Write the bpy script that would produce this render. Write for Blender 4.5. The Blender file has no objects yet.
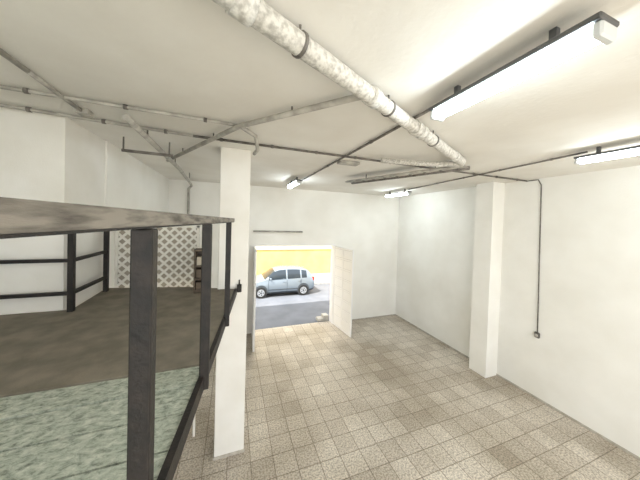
import bpy, bmesh, math, random
from mathutils import Matrix, Vector
random.seed(4)
scn=bpy.context.scene
# ------------------------------------------------------------------ materials
def new_mat(name):
    m=bpy.data.materials.new(name); m.use_nodes=True
    nt=m.node_tree; b=nt.nodes["Principled BSDF"]; return m,nt,b
def N(nt,t,**k):
    n=nt.nodes.new(t)
    for a,v in k.items():
        if a in n.inputs: n.inputs[a].default_value=v
        else: setattr(n,a,v)
    return n
def noisy(name,c1,c2,scale=4,rough=.7,metal=0,bump=.1,bscale=60,stretch=None,lo=.35,hi=.65,detail=6):
    m,nt,b=new_mat(name); L=nt.links.new
    tc=N(nt,"ShaderNodeTexCoord"); mp=N(nt,"ShaderNodeMapping"); L(tc.outputs["Object"],mp.inputs[0])
    if stretch: mp.inputs["Scale"].default_value=stretch
    n=N(nt,"ShaderNodeTexNoise",Scale=scale,Detail=detail); L(mp.outputs[0],n.inputs["Vector"])
    r=N(nt,"ShaderNodeValToRGB"); r.color_ramp.elements[0].position=lo; r.color_ramp.elements[1].position=hi
    r.color_ramp.elements[0].color=(*c1,1); r.color_ramp.elements[1].color=(*c2,1)
    L(n.outputs[0],r.inputs[0]); L(r.outputs[0],b.inputs["Base Color"])
    b.inputs["Roughness"].default_value=rough; b.inputs["Metallic"].default_value=metal
    if bump:
        n2=N(nt,"ShaderNodeTexNoise",Scale=bscale,Detail=4); L(mp.outputs[0],n2.inputs["Vector"])
        bp=N(nt,"ShaderNodeBump",Strength=bump,Distance=.02); L(n2.outputs[0],bp.inputs["Height"]); L(bp.outputs[0],b.inputs["Normal"])
    return m
def plain(name,c,rough=.5,metal=0):
    m,nt,b=new_mat(name); b.inputs["Base Color"].default_value=(*c,1)
    b.inputs["Roughness"].default_value=rough; b.inputs["Metallic"].default_value=metal; return m
def emis(name,c,s):
    m,nt,b=new_mat(name); b.inputs["Base Color"].default_value=(*c,1)
    b.inputs["Emission Color"].default_value=(*c,1); b.inputs["Emission Strength"].default_value=s; return m
M_wall=noisy("wall_plaster",(.84,.82,.76),(.91,.895,.845),scale=.9,rough=.85,bump=.15,bscale=25)
M_ceil=noisy("ceiling_plaster",(.75,.72,.66),(.85,.83,.78),scale=.8,rough=.9,bump=.2,bscale=18)
M_col=noisy("column_paint",(.79,.765,.70),(.86,.84,.79),scale=1.5,rough=.8,bump=.1)
M_pipe=noisy("pipe_white_worn",(.44,.42,.38),(.70,.68,.63),scale=30,rough=.6,bump=.3,bscale=60,lo=.36,hi=.58)
M_cond=noisy("conduit_grey",(.28,.265,.235),(.50,.48,.43),scale=6,rough=.6,bump=.1)
M_condd=noisy("conduit_dark",(.09,.08,.07),(.22,.20,.175),scale=8,rough=.6,bump=.1)
M_black=noisy("black_painted_steel",(.003,.0025,.002),(.016,.011,.009),scale=12,rough=.6,bump=.2,bscale=50)
M_rail=noisy("worn_rail_steel",(.06,.05,.04),(.23,.205,.17),scale=4,rough=.6,metal=.1,bump=.15,stretch=(5,1.2,9),lo=.34,hi=.60,detail=9)
M_brown=noisy("brown_deck_board",(.155,.135,.102),(.23,.20,.155),scale=5,rough=.75,bump=.15,detail=10)
M_fix=plain("fixture_body",(.10,.10,.10),.5,.3)
M_fixw=plain("fixture_endcap",(.62,.64,.64),.4)
M_tube=emis("fluorescent_diffuser",(.84,.95,1.0),42)
M_gate=plain("gate_white_paint",(.90,.89,.87),.5)
M_gap=plain("gate_joint",(.55,.54,.52),.8)
M_yel=noisy("yellow_facade",(.72,.47,.16),(.78,.54,.20),scale=1.5,rough=.9,bump=.05)
M_cream=plain("facade_trim",(.80,.68,.42),.9)
M_asph=noisy("asphalt",(.13,.142,.165),(.165,.178,.205),scale=1.2,rough=.85,bump=.05,bscale=80)
M_bounce=noisy("pale_bounce_concrete",(.50,.48,.43),(.60,.58,.53),scale=1.2,rough=.9)  # pale, so the added ground reflects sun up to the ceiling
M_pave=noisy("pavement",(.28,.28,.27),(.36,.35,.34),scale=5,rough=.9)
M_conc=noisy("concrete",(.40,.38,.34),(.54,.52,.47),scale=6,rough=.9)
M_latt=noisy("lattice_cream",(.82,.79,.70),(.88,.85,.78),scale=5,rough=.7,bump=.05)
M_back=plain("lattice_backing",(.43,.38,.30),.9)
M_wood=noisy("dark_wood",(.06,.045,.03),(.14,.10,.065),scale=3,rough=.6,stretch=(1,1,12))
M_base=noisy("baseboard_paint",(.40,.36,.30),(.55,.51,.44),scale=8,rough=.8)
# floor tiles
def floor_mat():
    m,nt,b=new_mat("terrazzo_tiles"); L=nt.links.new
    tc=N(nt,"ShaderNodeTexCoord")
    br=N(nt,"ShaderNodeTexBrick",offset=0.0,squash=1.0); br.inputs["Scale"].default_value=1.0
    br.inputs["Brick Width"].default_value=.40; br.inputs["Row Height"].default_value=.40
    br.inputs["Mortar Size"].default_value=.009; br.inputs["Mortar Smooth"].default_value=.4; br.inputs["Bias"].default_value=0
    br.inputs["Color1"].default_value=(.52,.465,.39,1); br.inputs["Color2"].default_value=(.67,.62,.54,1); br.inputs["Mortar"].default_value=(.29,.245,.19,1)
    L(tc.outputs["Object"],br.inputs["Vector"])
    n=N(nt,"ShaderNodeTexNoise",Scale=.55,Detail=6); L(tc.outputs["Object"],n.inputs["Vector"])
    r=N(nt,"ShaderNodeValToRGB"); r.color_ramp.elements[0].position=.38; r.color_ramp.elements[1].position=.60
    r.color_ramp.elements[0].color=(.74,.70,.64,1); r.color_ramp.elements[1].color=(1.12,1.11,1.10,1); L(n.outputs[0],r.inputs[0])
    n2=N(nt,"ShaderNodeTexNoise",Scale=34,Detail=4); L(tc.outputs["Object"],n2.inputs["Vector"])
    r2=N(nt,"ShaderNodeValToRGB"); r2.color_ramp.elements[0].position=.38; r2.color_ramp.elements[1].position=.6
    r2.color_ramp.elements[0].color=(.58,.57,.56,1); r2.color_ramp.elements[1].color=(1.12,1.12,1.12,1); L(n2.outputs[0],r2.inputs[0])
    a=N(nt,"ShaderNodeMix",data_type='RGBA',blend_type='MULTIPLY'); a.inputs[0].default_value=1
    L(br.outputs["Color"],a.inputs[6]); L(r.outputs[0],a.inputs[7])
    c=N(nt,"ShaderNodeMix",data_type='RGBA',blend_type='MULTIPLY'); c.inputs[0].default_value=1
    L(a.outputs[2],c.inputs[6]); L(r2.outputs[0],c.inputs[7]); L(c.outputs[2],b.inputs["Base Color"])
    b.inputs["Roughness"].default_value=.42
    return m
M_floor=floor_mat()
def plank_mat():
    m,nt,b=new_mat("weathered_green_planks"); L=nt.links.new
    tc=N(nt,"ShaderNodeTexCoord"); mp=N(nt,"ShaderNodeMapping"); mp.inputs["Scale"].default_value=(1.8,3.0,1); L(tc.outputs["Object"],mp.inputs[0])
    n=N(nt,"ShaderNodeTexNoise",Scale=9,Detail=12,Distortion=.4); n.inputs["Roughness"].default_value=.78; L(mp.outputs[0],n.inputs["Vector"])
    r=N(nt,"ShaderNodeValToRGB"); e=r.color_ramp.elements; e[0].position=.34; e[0].color=(.08,.085,.065,1); e[1].position=.62; e[1].color=(.58,.60,.51,1)
    k=e.new(.47); k.color=(.33,.365,.295,1); L(n.outputs[0],r.inputs[0]); L(r.outputs[0],b.inputs["Base Color"])
    bp=N(nt,"ShaderNodeBump",Strength=.4,Distance=.02); L(n.outputs[0],bp.inputs["Height"]); L(bp.outputs[0],b.inputs["Normal"])
    b.inputs["Roughness"].default_value=.6; return m
M_plank=plank_mat()
# ------------------------------------------------------------------ builder
class B:
    def __init__(s,name): s.name=name; s.bm=bmesh.new(); s.mats=[]
    def mi(s,m):
        if m not in s.mats: s.mats.append(m)
        return s.mats.index(m)
    def fin(s,faces,m,smooth=False):
        i=s.mi(m)
        for f in faces: f.material_index=i; f.smooth=smooth
    def box(s,lo,hi,m,rot=None,piv=None,bev=0):
        vs=[Vector((x,y,z)) for x in (lo[0],hi[0]) for y in (lo[1],hi[1]) for z in (lo[2],hi[2])]
        if rot is not None:
            p=Vector(piv); vs=[p+rot@(v-p) for v in vs]
        v=[s.bm.verts.new(q) for q in vs]
        fs=[s.bm.faces.new([v[i] for i in q]) for q in ((0,1,3,2),(4,6,7,5),(0,4,5,1),(2,3,7,6),(0,2,6,4),(1,5,7,3))]
        if bev:
            es={e for f in fs for e in f.edges}
            i=s.mi(m)
            for f in fs: f.material_index=i
            bmesh.ops.bevel(s.bm,geom=list(es),offset=bev,segments=1,affect='EDGES',material=i)
        else: s.fin(fs,m)
    def quad(s,pts,m):
        s.fin([s.bm.faces.new([s.bm.verts.new(p) for p in pts])],m)
    def tube(s,pts,r,m,seg=12,cap=True):
        pts=[Vector(p) for p in pts]; rings=[]
        rr=r if isinstance(r,(list,tuple)) else [r]*len(pts)
        up=None
        for i,p in enumerate(pts):
            if i==0: t=(pts[1]-p).normalized()
            elif i==len(pts)-1: t=(p-pts[i-1]).normalized()
            else: t=((p-pts[i-1]).normalized()+(pts[i+1]-p).normalized()).normalized()
            if up is None: up=Vector((0,0,1)) if abs(t.z)<.9 else Vector((1,0,0))
            a=t.cross(up).normalized(); b=a.cross(t).normalized(); up=b
            rings.append([s.bm.verts.new(p+a*rr[i]*math.cos(2*math.pi*k/seg)+b*rr[i]*math.sin(2*math.pi*k/seg)) for k in range(seg)])
        fs=[]
        for i in range(len(rings)-1):
            for k in range(seg):
                fs.append(s.bm.faces.new([rings[i][k],rings[i][(k+1)%seg],rings[i+1][(k+1)%seg],rings[i+1][k]]))
        s.fin(fs,m,True)
        if cap: s.fin([s.bm.faces.new(rings[0][::-1]),s.bm.faces.new(rings[-1])],m)
    def done(s,smooth_angle=None):
        bmesh.ops.recalc_face_normals(s.bm,faces=s.bm.faces)
        me=bpy.data.meshes.new(s.name); s.bm.to_mesh(me); s.bm.free()
        for m in s.mats: me.materials.append(m)
        o=bpy.data.objects.new(s.name,me); bpy.context.collection.objects.link(o); return o
def one(name,lo,hi,m,bev=0):
    b=B(name); b.box(lo,hi,m,bev=bev); return b.done()
# ------------------------------------------------------------------ room shell
RX=7.45; BY=9.5; CZ=5.68; LX=-2.1; RY=-4.0; FX=-4.2
one("floor",(FX-.2,RY-.2,-.2),(RX+.2,BY+.25,0),M_floor)
one("ceiling",(FX-.2,RY-.2,CZ),(RX+.2,BY+.25,CZ+.2),M_ceil)
one("wall_right",(RX,RY-.2,0),(RX+.2,BY+.25,CZ),M_wall)
DX0,DX1,DZ=.84,4.12,3.37
b=B("wall_back"); o=.061
b.box((LX-.2,BY,0),(DX0-o,BY+.25,CZ),M_wall); b.box((DX1+o,BY,0),(RX,BY+.25,CZ),M_wall); b.box((DX0-o,BY,DZ+o),(DX1+o,BY+.25,CZ),M_wall); b.done()
one("wall_left",(LX-.2,5.2,0),(LX+.03,BY,CZ),M_wall)
b=B("wall_left_return")
b.box((FX-.2,4.15,0),(LX,5.2,CZ),M_col); b.done()
one("wall_left_front",(FX-.2,RY,0),(FX,4.15,CZ),M_wall)
b=B("wall_rear_open")  # unseen wall, left wide open so sky light fills the room
b.box((FX,RY-.2,0),(FX+.6,RY,CZ),M_wall); b.box((RX-.6,RY-.2,0),(RX,RY,CZ),M_wall); b.box((FX+.6,RY-.2,CZ-.3),(RX-.6,RY,CZ),M_wall); b.done()
one("wall_pilaster",(6.98,4.78,0),(RX,5.3,CZ),M_wall)
one("support_column",(-.23,4.65,0),(.29,5.17,CZ),M_col,bev=.012)
b=B("trim_column"); b.box((-.245,4.635,0),(.305,5.185,.05),M_base); b.done()
one("baseboard_right",(RX-.015,RY,0),(RX,BY,.05),M_base)
one("baseboard_back",(DX1+.065,BY-.015,0),(RX-.02,BY,.05),M_base)
b=B("trim_doorway")
b.box((DX0-.06,BY-.03,0),(DX0,BY+.27,DZ),M_gate); b.box((DX1,BY-.03,0),(DX1+.06,BY+.27,DZ),M_gate); b.box((DX0-.06,BY-.03,DZ),(DX1+.06,BY+.27,DZ+.06),M_gate); b.done()
# ------------------------------------------------------------------ folding gate leaves
def leaf(name,hx,hy,ex,ey,h,rows=8,cols=2):
    d=Vector((ex-hx,ey-hy,0)); w=d.length; ang=math.atan2(d.y,d.x); R=Matrix.Rotation(ang,3,'Z'); P=Vector((hx,hy,0))
    b=B(name)
    def bx(lo,hi,m): b.box((hx+lo[0],hy+lo[1],lo[2]),(hx+hi[0],hy+hi[1],hi[2]),m,rot=R,piv=P)
    bx((0.01,-.012,.03),(w-.01,.012,h-.02),M_gap)
    st=.06
    for c in range(cols+1):
        x=(w-st)*c/cols; bx((x,-.03,.02),(x+st,.03,h),M_gate)
    for r in range(rows+1):
        z=.02+(h-.02-st)*r/rows; bx((0.001,-.028,z),(w-.001,.028,z+st-.001),M_gate)
    for c in range(cols):
        for r in range(rows):
            x0=(w-st)*c/cols+st+.012; x1=(w-st)*(c+1)/cols-.012
            z0=.02+(h-.02-st)*r/rows+st+.012; z1=.02+(h-.02-st)*(r+1)/rows-.012
            bx((x0,-.022,z0),(x1,.022,z1),M_gate)
    b.done()
leaf("folding_gate_leaf",4.15,9.44,4.32,8.08,3.34)
leaf("folding_gate_leaf",.80,9.44,.74,8.1,3.34)
b=B("doorstep"); b.box((3.85,9.8,-.02),(4.11,10.1,.24),M_conc,bev=.02); b.box((3.6,9.8,-.02),(3.86,10.1,.12),M_conc,bev=.02); b.done()
b=B("awning_rod"); b.tube([(.74,9.42,3.95),(2.68,9.42,3.95)],.03,M_cond)
for x in (.8,1.7,2.6): b.box((x,9.42,3.92),(x+.04,9.499,3.98),M_cond)
b.done()
# ------------------------------------------------------------------ mezzanine deck
DK=3.12
def ex(y): return -.47+.115*y
b=B("mezzanine_deck")
def prism(b,poly,z0,z1,m):
    lo=[b.bm.verts.new((x,y,z0)) for x,y in poly]; hi=[b.bm.verts.new((x,y,z1)) for x,y in poly]
    fs=[b.bm.faces.new(lo[::-1]),b.bm.faces.new(hi)]
    n=len(poly)
    for i in range(n): fs.append(b.bm.faces.new([lo[i],lo[(i+1)%n],hi[(i+1)%n],hi[i]]))
    b.fin(fs,m)
prism(b,[(FX+.02,2.3),(ex(2.3),2.3),(ex(4.6),4.62),(-.75,4.95),(-2.05,5.2),(-2.0,4.12),(FX+.02,4.12)],DK-.04,DK,M_brown)
b.box((FX+.02,-2,DK-.07),(-.75,2.28,DK-.05),M_black)
y=-2.0; 
while y<2.28:
    y2=min(y+.27,2.3)
    prism(b,[(FX+.02,y),(ex(y),y),(ex(y2),y2-.014),(FX+.02,y2-.014)],DK-.045,DK-.012+random.uniform(-.004,.004),M_plank)
    y=y2
# steel edge channel + joists
def beam(y0,y1,off,w,z0,z1,m):
    prism(b,[(ex(y0)+off,y0),(ex(y0)+off+w,y0),(ex(y1)+off+w,y1),(ex(y1)+off,y1)],z0,z1,m)
beam(-2,4.6,.001,.04,DK-.10,DK+.012,M_black)
for yy in (-1.5,0,1.5,3.0,4.4): b.box((FX+.02 if yy<4 else -2.0,yy,DK-.16),(ex(yy)-.01,yy+.06,DK-.072),M_black)
b.box((-1.9,4.0,0),(-1.82,4.08,DK-.05),M_black); b.box((-.72,-1.5,0),(-.65,-1.43,DK-.072),M_black)
b.done()
# front railing (top rail, posts)
b=B("mezzanine_railing")
def rx(y): return -.455+.125*y
def railbox(y0,y1,zt0,zt1,zb0,zb1,w,m):
    v=[b.bm.verts.new(p) for p in [(rx(y0)-w,y0,zb0),(rx(y0)+w,y0,zb0),(rx(y0)+w,y0,zt0),(rx(y0)-w,y0,zt0),(rx(y1)-w,y1,zb1),(rx(y1)+w,y1,zb1),(rx(y1)+w,y1,zt1),(rx(y1)-w,y1,zt1)]]
    b.fin([b.bm.faces.new([v[i] for i in q]) for q in ((0,1,2,3),(7,6,5,4),(0,4,5,1),(1,5,6,2),(2,6,7,3),(3,7,4,0))],m)
railbox(-.8,3.75,4.434,4.405,4.364,4.355,.012,M_rail)
railbox(-.8,3.7,4.363,4.354,4.356,4.348,.014,M_black)
for yy,w in ((-.4,.04),(1.10,.036),(2.12,.035),(3.28,.032)):
    b.box((rx(yy)-w,yy-w,DK-.10 if yy>2 else DK-.3),(rx(yy)+w,yy+w,4.352),M_black,bev=.006)
b.done()
# rear railing
b=B("deck_rear_railing")
yb=4.05
for z in (3.36,3.79,4.32): 
    b.box((FX+.02,yb-.02,z-.022),(-1.95,yb+.02,z+.022),M_black)
    b.box((-1.99,yb,z-.022),(-1.95,4.98,z+.022),M_black)
for x in (-3.9,-2.9,-1.97): b.box((x-.03,yb-.03,DK+.001),(x+.03,yb+.03,4.34),M_black)
b.box((-2.0,4.94,DK+.001),(-1.94,5.0,4.34),M_black)
b.done()
# lattice screen
b=B("lattice_screen")
X0,X1,Z0,Z1,LY=-1.97,-.62,2.95,4.24,5.3
b.box((X0,LY+.03,Z0),(X1,LY+.045,Z1),M_back)
b.box((X0,LY-.02,Z1-.04),(X1,LY+.02,Z1),M_latt); b.box((X0,LY-.02,Z0),(X1,LY+.02,Z0+.04),M_latt)
b.box((X0,LY-.02,Z0),(X0+.04,LY+.02,Z1),M_latt); b.box((X1-.04,LY-.02,Z0),(X1,LY+.02,Z1),M_latt)
W=X1-X0; Hh=Z1-Z0; stp=.165
for sgn,yo in ((1,-.007),(-1,.007)):
    k=-Hh
    while k<W:
        t0=max(0,-k); t1=min(Hh,W-k)
        if t1>t0+.02:
            xa,xb=X0+k+t0,X0+k+t1
            za,zb=(Z0+t0,Z0+t1) if sgn==1 else (Z1-t0,Z1-t1)
            dx,dz=(xb-xa),(zb-za); l=math.hypot(dx,dz); nx,nz=-dz/l*.021,dx/l*.021
            y0,y1=LY+yo-.006,LY+yo+.006
            P=[(xa+nx,za+nz),(xb+nx,zb+nz),(xb-nx,zb-nz),(xa-nx,za-nz)]
            f=[b.bm.verts.new((p[0],y0,p[1])) for p in P]; g=[b.bm.verts.new((p[0],y1,p[1])) for p in P]
            fs=[b.bm.faces.new(f),b.bm.faces.new(g[::-1])]+[b.bm.faces.new([f[i],f[(i+1)%4],g[(i+1)%4],g[i]]) for i in range(4)]
            b.fin(fs,M_latt)
        k+=stp
b.box((X0,LY-.02,0),(X0+.04,LY+.02,Z0),M_latt); b.box((X1-.04,LY-.02,0),(X1,LY+.02,Z0),M_latt)
b.done()
# wooden shelf standing on the deck
b=B("wooden_shelf")
x0,x1,y0,y1=-.60,-.36,4.5,4.72; ZT=3.86
for x in (x0,x1-.025): b.box((x,y0,DK+.001),(x+.025,y1,ZT),M_wood)
for z in (DK+.02,3.34,3.56,ZT-.03): b.box((x0+.025,y0+.001,z),(x1-.025,y1,z+.029),M_wood)
for z,hh,c in ((3.17,.13,M_wood),(3.37,.15,M_wood),(3.59,.14,M_back)): b.box((x0+.04,y0+.02,z),(x1-.05,y1-.05,z+hh),c)
b.box((x0+.025,y1-.02,DK+.02),(x1-.025,y1-.001,ZT-.001),M_wood)
b.done()
b=B("junction_box"); b.box((.10,4.58,3.06),(.18,4.649,3.20),M_black,bev=.01); b.tube([(.14,4.62,3.20),(.14,4.63,3.28)],.012,M_black); b.done()
# ------------------------------------------------------------------ lamps
def lamp(x,y0,y1):
    b=B("fluorescent_ceiling_lamp"); z=5.5
    b.box((x-.098,y0,z+.04),(x+.098,y1,z+.075),M_fix,bev=.008)
    n=14; rings=[]
    for yy in (y0+.05,y1-.05):
        rings.append([b.bm.verts.new((x+.074*math.cos(math.pi+math.pi*k/n),yy,z+.038+.08*math.sin(math.pi+math.pi*k/n))) for k in range(n+1)])
    fs=[b.bm.faces.new([rings[0][k],rings[0][k+1],rings[1][k+1],rings[1][k]]) for k in range(n)]
    b.fin(fs,M_tube,True)
    for yy in (y0,y1-.05): b.box((x-.078,yy,z-.045),(x+.078,yy+.05,z+.039),M_fixw,bev=.012)
    for yy in (y0+.25,y1-.25): b.box((x-.02,yy-.02,z+.075),(x+.02,yy+.02,CZ),M_fix)
    b.done()
lamp(1.92,.72,1.93); lamp(5.3,1.05,2.3); lamp(1.75,6.65,7.9); lamp(5.92,7.0,8.4)
lamp(1.92,-3.0,-1.75); lamp(5.3,-3.0,-1.75); lamp(-2.4,-1.6,-.35)  # unseen lamps added behind the camera to brighten the room
# ------------------------------------------------------------------ pipes and conduits
def straight(b,p,q,r,m,clips=0,coll=None):
    b.tube([p,q],r,m)
    p=Vector(p); q=Vector(q)
    for i in range(clips):
        c=p.lerp(q,(i+.5)/clips); d=(q-p).normalized()*.02
        b.tube([c-d,c+d],r*1.4,M_condd)
b=B("drain_pipe")
pa=Vector((-1.45,.68,5.56)); pb=Vector((3.80,3.18,5.54)); dr=(pb-pa).normalized()
b.tube([pa,pb,pb+Vector((.12,.12,.0)),pb+Vector((.14,.14,.1))],.07,M_pipe,seg=20)
for t in (.28,.50,.665,.69,.93): 
    c=pa.lerp(pb,t); b.tube([c-dr*.06,c+dr*.06],.083,M_pipe,seg=20)
c=pa.lerp(pb,.68); b.tube([c-dr*.1,c+dr*.1],.078,M_pipe,seg=20)
for t in (.35,.55,.76): 
    c=pa.lerp(pb,t); b.tube([c-dr*.012,c+dr*.012],.08,M_condd,seg=20); b.tube([c,c+Vector((0,0,CZ-c.z))],.008,M_condd)
b.tube([pb+Vector((.05,.1,-.02)),(3.4,3.55,5.53),(2.5,3.72,5.53)],.045,M_pipe,seg=14)
b.done()
b=B("cable_tray")
p=Vector((4.15,3.35,5.52)); q=Vector((3.05,6.1,5.52)); d=(q-p).normalized(); s=d.cross(Vector((0,0,1)))*.13
b.tube([p+s,q+s],.04,M_condd); b.tube([p-s,q-s],.03,M_cond)
for i in range(9):
    c=p.lerp(q,(i+.5)/9); b.tube([c+s,c-s],.018,M_condd)
b.quad([p+s,q+s,q-s,p-s],M_conc)
for t in (.2,.8):
    c=p.lerp(q,t); b.tube([c,c+Vector((0,0,CZ-c.z))],.01,M_condd)
b.done()
zc=CZ-.032
b=B("electrical_conduit"); straight(b,(-4.1,3.8,zc),(-.6,4.15,zc),.022,M_cond,5); straight(b,(-.6,4.15,zc),(7.42,4.2,zc),.020,M_condd,10)
b.tube([(7.42,4.2,zc),(7.43,3.95,zc),(7.43,3.88,5.5),(7.43,3.82,1.72)],.012,M_condd)
b.done()
b=B("wall_switch"); b.box((7.39,3.76,1.57),(7.449,3.88,1.72),M_condd,bev=.02); b.tube([(7.40,3.82,1.64),(7.375,3.82,1.64)],.04,M_cond); b.done()
b=B("electrical_conduit"); straight(b,(-4.1,3.35,zc),(.06,3.42,zc),.02,M_cond,5); b.done()
b=B("electrical_conduit"); straight(b,(-1.73,-1,zc),(-1.73,2.9,zc),.022,M_cond,4); b.tube([(-1.73,2.9,zc),(-1.75,3.8,zc)],.022,M_cond); b.box((-1.8,3.72,zc-.03),(-1.68,3.86,CZ),M_cond); b.done()
b=B("water_pipe"); b.tube([(1.16,2.05,5.62),(.06,3.30,5.6),(-1.33,5.95,5.6)],.032,M_cond); b.tube([(.06,3.3,5.6),(.28,3.55,5.58),(.33,3.75,5.45),(.3,4.0,5.45)],.028,M_cond)
for t in ((.6,2.68),(-.3,3.98),(-.9,5.1)): b.tube([(t[0],t[1],5.6),(t[0],t[1],CZ)],.01,M_condd)
b.done()
b=B("water_pipe"); b.tube([(-1.2,3.45,5.55),(-1.2,6.5,5.53),(-1.35,9.3,5.5),(-1.46,9.42,5.4),(-1.46,9.42,4.45),(-1.46,9.42,3.0)],.04,M_cond)
for yy in (4.2,6.0,7.8): b.tube([(-1.2,yy,5.53),(-1.2,yy,CZ)],.01,M_condd)
b.done()
b=B("hanging_bracket"); b.tube([(-1.72,4.8,5.46),(-1.0,4.82,5.46)],.025,M_condd); b.tube([(-1.7,4.8,5.46),(-1.7,4.8,CZ)],.012,M_condd); b.tube([(-1.05,4.8,5.46),(-1.05,4.8,CZ)],.012,M_condd); b.done()
b=B("electrical_conduit"); straight(b,(1.98,1.9,zc),(1.98,7.3,zc),.018,M_condd,6); b.done()
b=B("electrical_conduit"); straight(b,(5.35,2.2,zc),(5.95,7.1,zc),.016,M_condd,5); b.done()
b=B("ceiling_junction_box"); b.box((2.05,4.5,CZ-.06),(2.5,4.7,CZ),M_cond,bev=.01); b.done()
# ------------------------------------------------------------------ street
one("street_ground",(-30,RY-.2,-.4),(40,60,-.22),M_asph)
one("bounce_ground",(-30,-40,-.4),(40,RY-.2,-.02),M_bounce)  # unseen ground, added to bounce sunlight in through the rear opening
one("street_road",(-20,BY+.26,-.21),(30,15.6,-.02),M_asph)
b=B("street_pavement"); b.box((-20,15.61,-.21),(30,16.52,.12),M_pave,bev=.02); b.done()
b=B("yellow_building")
b.box((-20,16.6,-.2),(30,17.0,7),M_yel); b.box((-20,16.56,-.1),(30,16.62,.55),M_cream); b.box((-20,16.54,2.35),(30,16.62,2.5),M_cream)
b.box((-20,16.58,2.5),(30,16.62,6.5),M_cream)
b.done()
# car ----------------------------------------------------------------
M_paint=plain("car_paint_blue_grey",(.235,.28,.325),.25,.35); M_glass=plain("car_glass",(.02,.03,.04),.08); M_tyre=plain("tyre_rubber",(.02,.02,.02),.8)
M_hub=plain("alloy_wheel",(.6,.62,.64),.3,.8); M_hl=plain("headlight",(.85,.88,.9),.1); M_tl=plain("taillight",(.5,.03,.02),.2); M_line=plain("panel_gap",(.05,.06,.07),.7)
CX,CY,CZ0=.85,14.5,-.019
st=[(0,.66,.36,.58,.60),(.06,.76,.27,.70,.74),(.25,.82,.22,.82,.86),(.6,.84,.2,.90,.95),(.92,.85,.2,.96,1.02),(1.15,.86,.2,.98,1.20),(1.5,.86,.2,1.0,1.46),(1.75,.86,.2,1.0,1.53),(2.15,.86,.2,1.01,1.56),(2.23,.86,.2,1.01,1.56),(2.7,.86,.2,1.02,1.55),(3.0,.86,.2,1.03,1.53),(3.08,.86,.2,1.03,1.52),(3.4,.85,.2,1.04,1.46),(3.55,.84,.22,1.04,1.40),(3.75,.82,.25,1.0,1.14),(3.85,.8,.3,.9,.95),(3.9,.74,.38,.7,.72)]
b=B("parked_car"); rings=[]
for x,w,zb,bl,rf in st:
    hgt=max(0,(rf-bl)); wr=w-.02-.24*min(1,hgt/.55)
    half=[(0,zb),(w-.1,zb),(w,zb+.12),(w+.01,(zb+bl)/2),(w-.02,bl),(wr,rf-.035*min(1,hgt/.2)),(wr-.12,rf),(0,rf+.01)]
    ring=[(-a,c) for a,c in half]+[(a,c) for a,c in half[::-1][1:-1]]
    rings.append([b.bm.verts.new((CX+x,CY+a,CZ0+c)) for a,c in ring])
n=len(rings[0])
for i in range(len(rings)-1):
    x0,x1=st[i][0],st[i+1][0]
    for k in range(n):
        f=b.bm.faces.new([rings[i][k],rings[i][(k+1)%n],rings[i+1][(k+1)%n],rings[i+1][k]])
        m=M_paint
        if k in (4,9): 
            if (x0>=1.14 and x1<=2.16) or (x0>=2.22 and x1<=3.01) or (x0>=3.07 and x1<=3.41): m=M_glass
        if k in (5,6,7,8):
            if (x0>=.91 and x1<=1.51): m=M_glass
            if (x0>=3.54 and x1<=3.76): m=M_glass
        if k in (0,1,12,13): m=M_line
        b.fin([f],m,True)
b.fin([b.bm.faces.new(rings[0][::-1]),b.bm.faces.new(rings[-1])],M_paint)
for wx in (.72,3.18):
    for sy in (-1,1):
        yo=CY+sy*.87
        b.tube([(CX+wx,yo-sy*.3,CZ0+.37),(CX+wx,yo+sy*.002,CZ0+.37)],.365,M_line,seg=28)
        b.tube([(CX+wx,yo-sy*.2,CZ0+.31),(CX+wx,yo+sy*.02,CZ0+.31)],.31,M_tyre,seg=28)
        b.tube([(CX+wx,yo,CZ0+.31),(CX+wx,yo+sy*.028,CZ0+.31)],.2,M_hub,seg=20)
        b.tube([(CX+wx,yo,CZ0+.31),(CX+wx,yo+sy*.036,CZ0+.31)],.05,M_line,seg=12)
        for k in range(5):
            a=2*math.pi*k/5
            b.tube([(CX+wx+.12*math.cos(a),yo,CZ0+.31+.12*math.sin(a)),(CX+wx+.12*math.cos(a),yo+sy*.032,CZ0+.31+.12*math.sin(a))],.035,M_line,seg=8)
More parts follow.
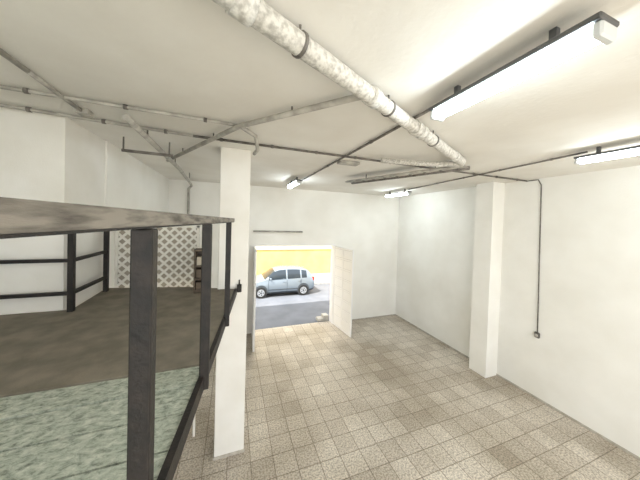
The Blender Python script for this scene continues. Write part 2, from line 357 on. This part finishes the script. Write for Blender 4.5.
for sy in (-1,1):
    for x in (1.12,2.19,3.02): b.box((CX+x,CY+sy*.872-.006,CZ0+.3),(CX+x+.012,CY+sy*.872+.006,CZ0+.98),M_line)
    b.box((CX+1.1,CY+sy*.875-.008,CZ0+.42),(CX+2.9,CY+sy*.875+.008,CZ0+.47),M_line)
    for x in (1.95,2.85): b.box((CX+x,CY+sy*.88-.015,CZ0+.86),(CX+x+.16,CY+sy*.88+.015,CZ0+.89),M_paint)
    b.box((CX+1.18,CY+sy*.93-.07,CZ0+1.0),(CX+1.3,CY+sy*.93+.07,CZ0+1.13),M_paint,bev=.03)
    b.box((CX+.04,CY+sy*.62-.14,CZ0+.62),(CX+.3,CY+sy*.68+.13,CZ0+.78),M_hl,bev=.04)
    b.box((CX+3.68,CY+sy*.70-.10,CZ0+.82),(CX+3.88,CY+sy*.70+.12,CZ0+1.05),M_tl,bev=.03)
b.box((CX-.02,CY-.5,CZ0+.38),(CX+.03,CY+.5,CZ0+.5),M_line); b.box((CX+3.88,CY-.26,CZ0+.6),(CX+3.92,CY+.26,CZ0+.7),M_hl)
b.done()
# ------------------------------------------------------------------ light
w=bpy.data.worlds.new("world"); scn.world=w; w.use_nodes=True
bg=w.node_tree.nodes["Background"]; bg.inputs[0].default_value=(.92,.95,1,1); bg.inputs[1].default_value=3.4
l=bpy.data.lights.new("sun","SUN"); l.energy=11; l.angle=.01; l.color=(1,.95,.86)
lo=bpy.data.objects.new("sun",l); bpy.context.collection.objects.link(lo)
lo.rotation_euler=Vector((.58,.40,-.9)).to_track_quat('-Z','Y').to_euler()
# ------------------------------------------------------------------ camera
R=Matrix.Rotation(-math.radians(20),3,'Z')@Matrix.Rotation(math.pi/2-math.radians(1),3,'X')@Matrix.Rotation(.03,3,'Z')
cd=bpy.data.cameras.new("camera"); cam=bpy.data.objects.new("camera",cd); bpy.context.collection.objects.link(cam)
cd.sensor_width=36; cd.lens=13.5; cd.shift_y=-(240-225.5)/640; cd.clip_start=.05
cam.matrix_world=Matrix.Translation(Vector((0,0,4.4)))@R.to_4x4(); scn.camera=cam
scn.view_settings.view_transform='Standard'
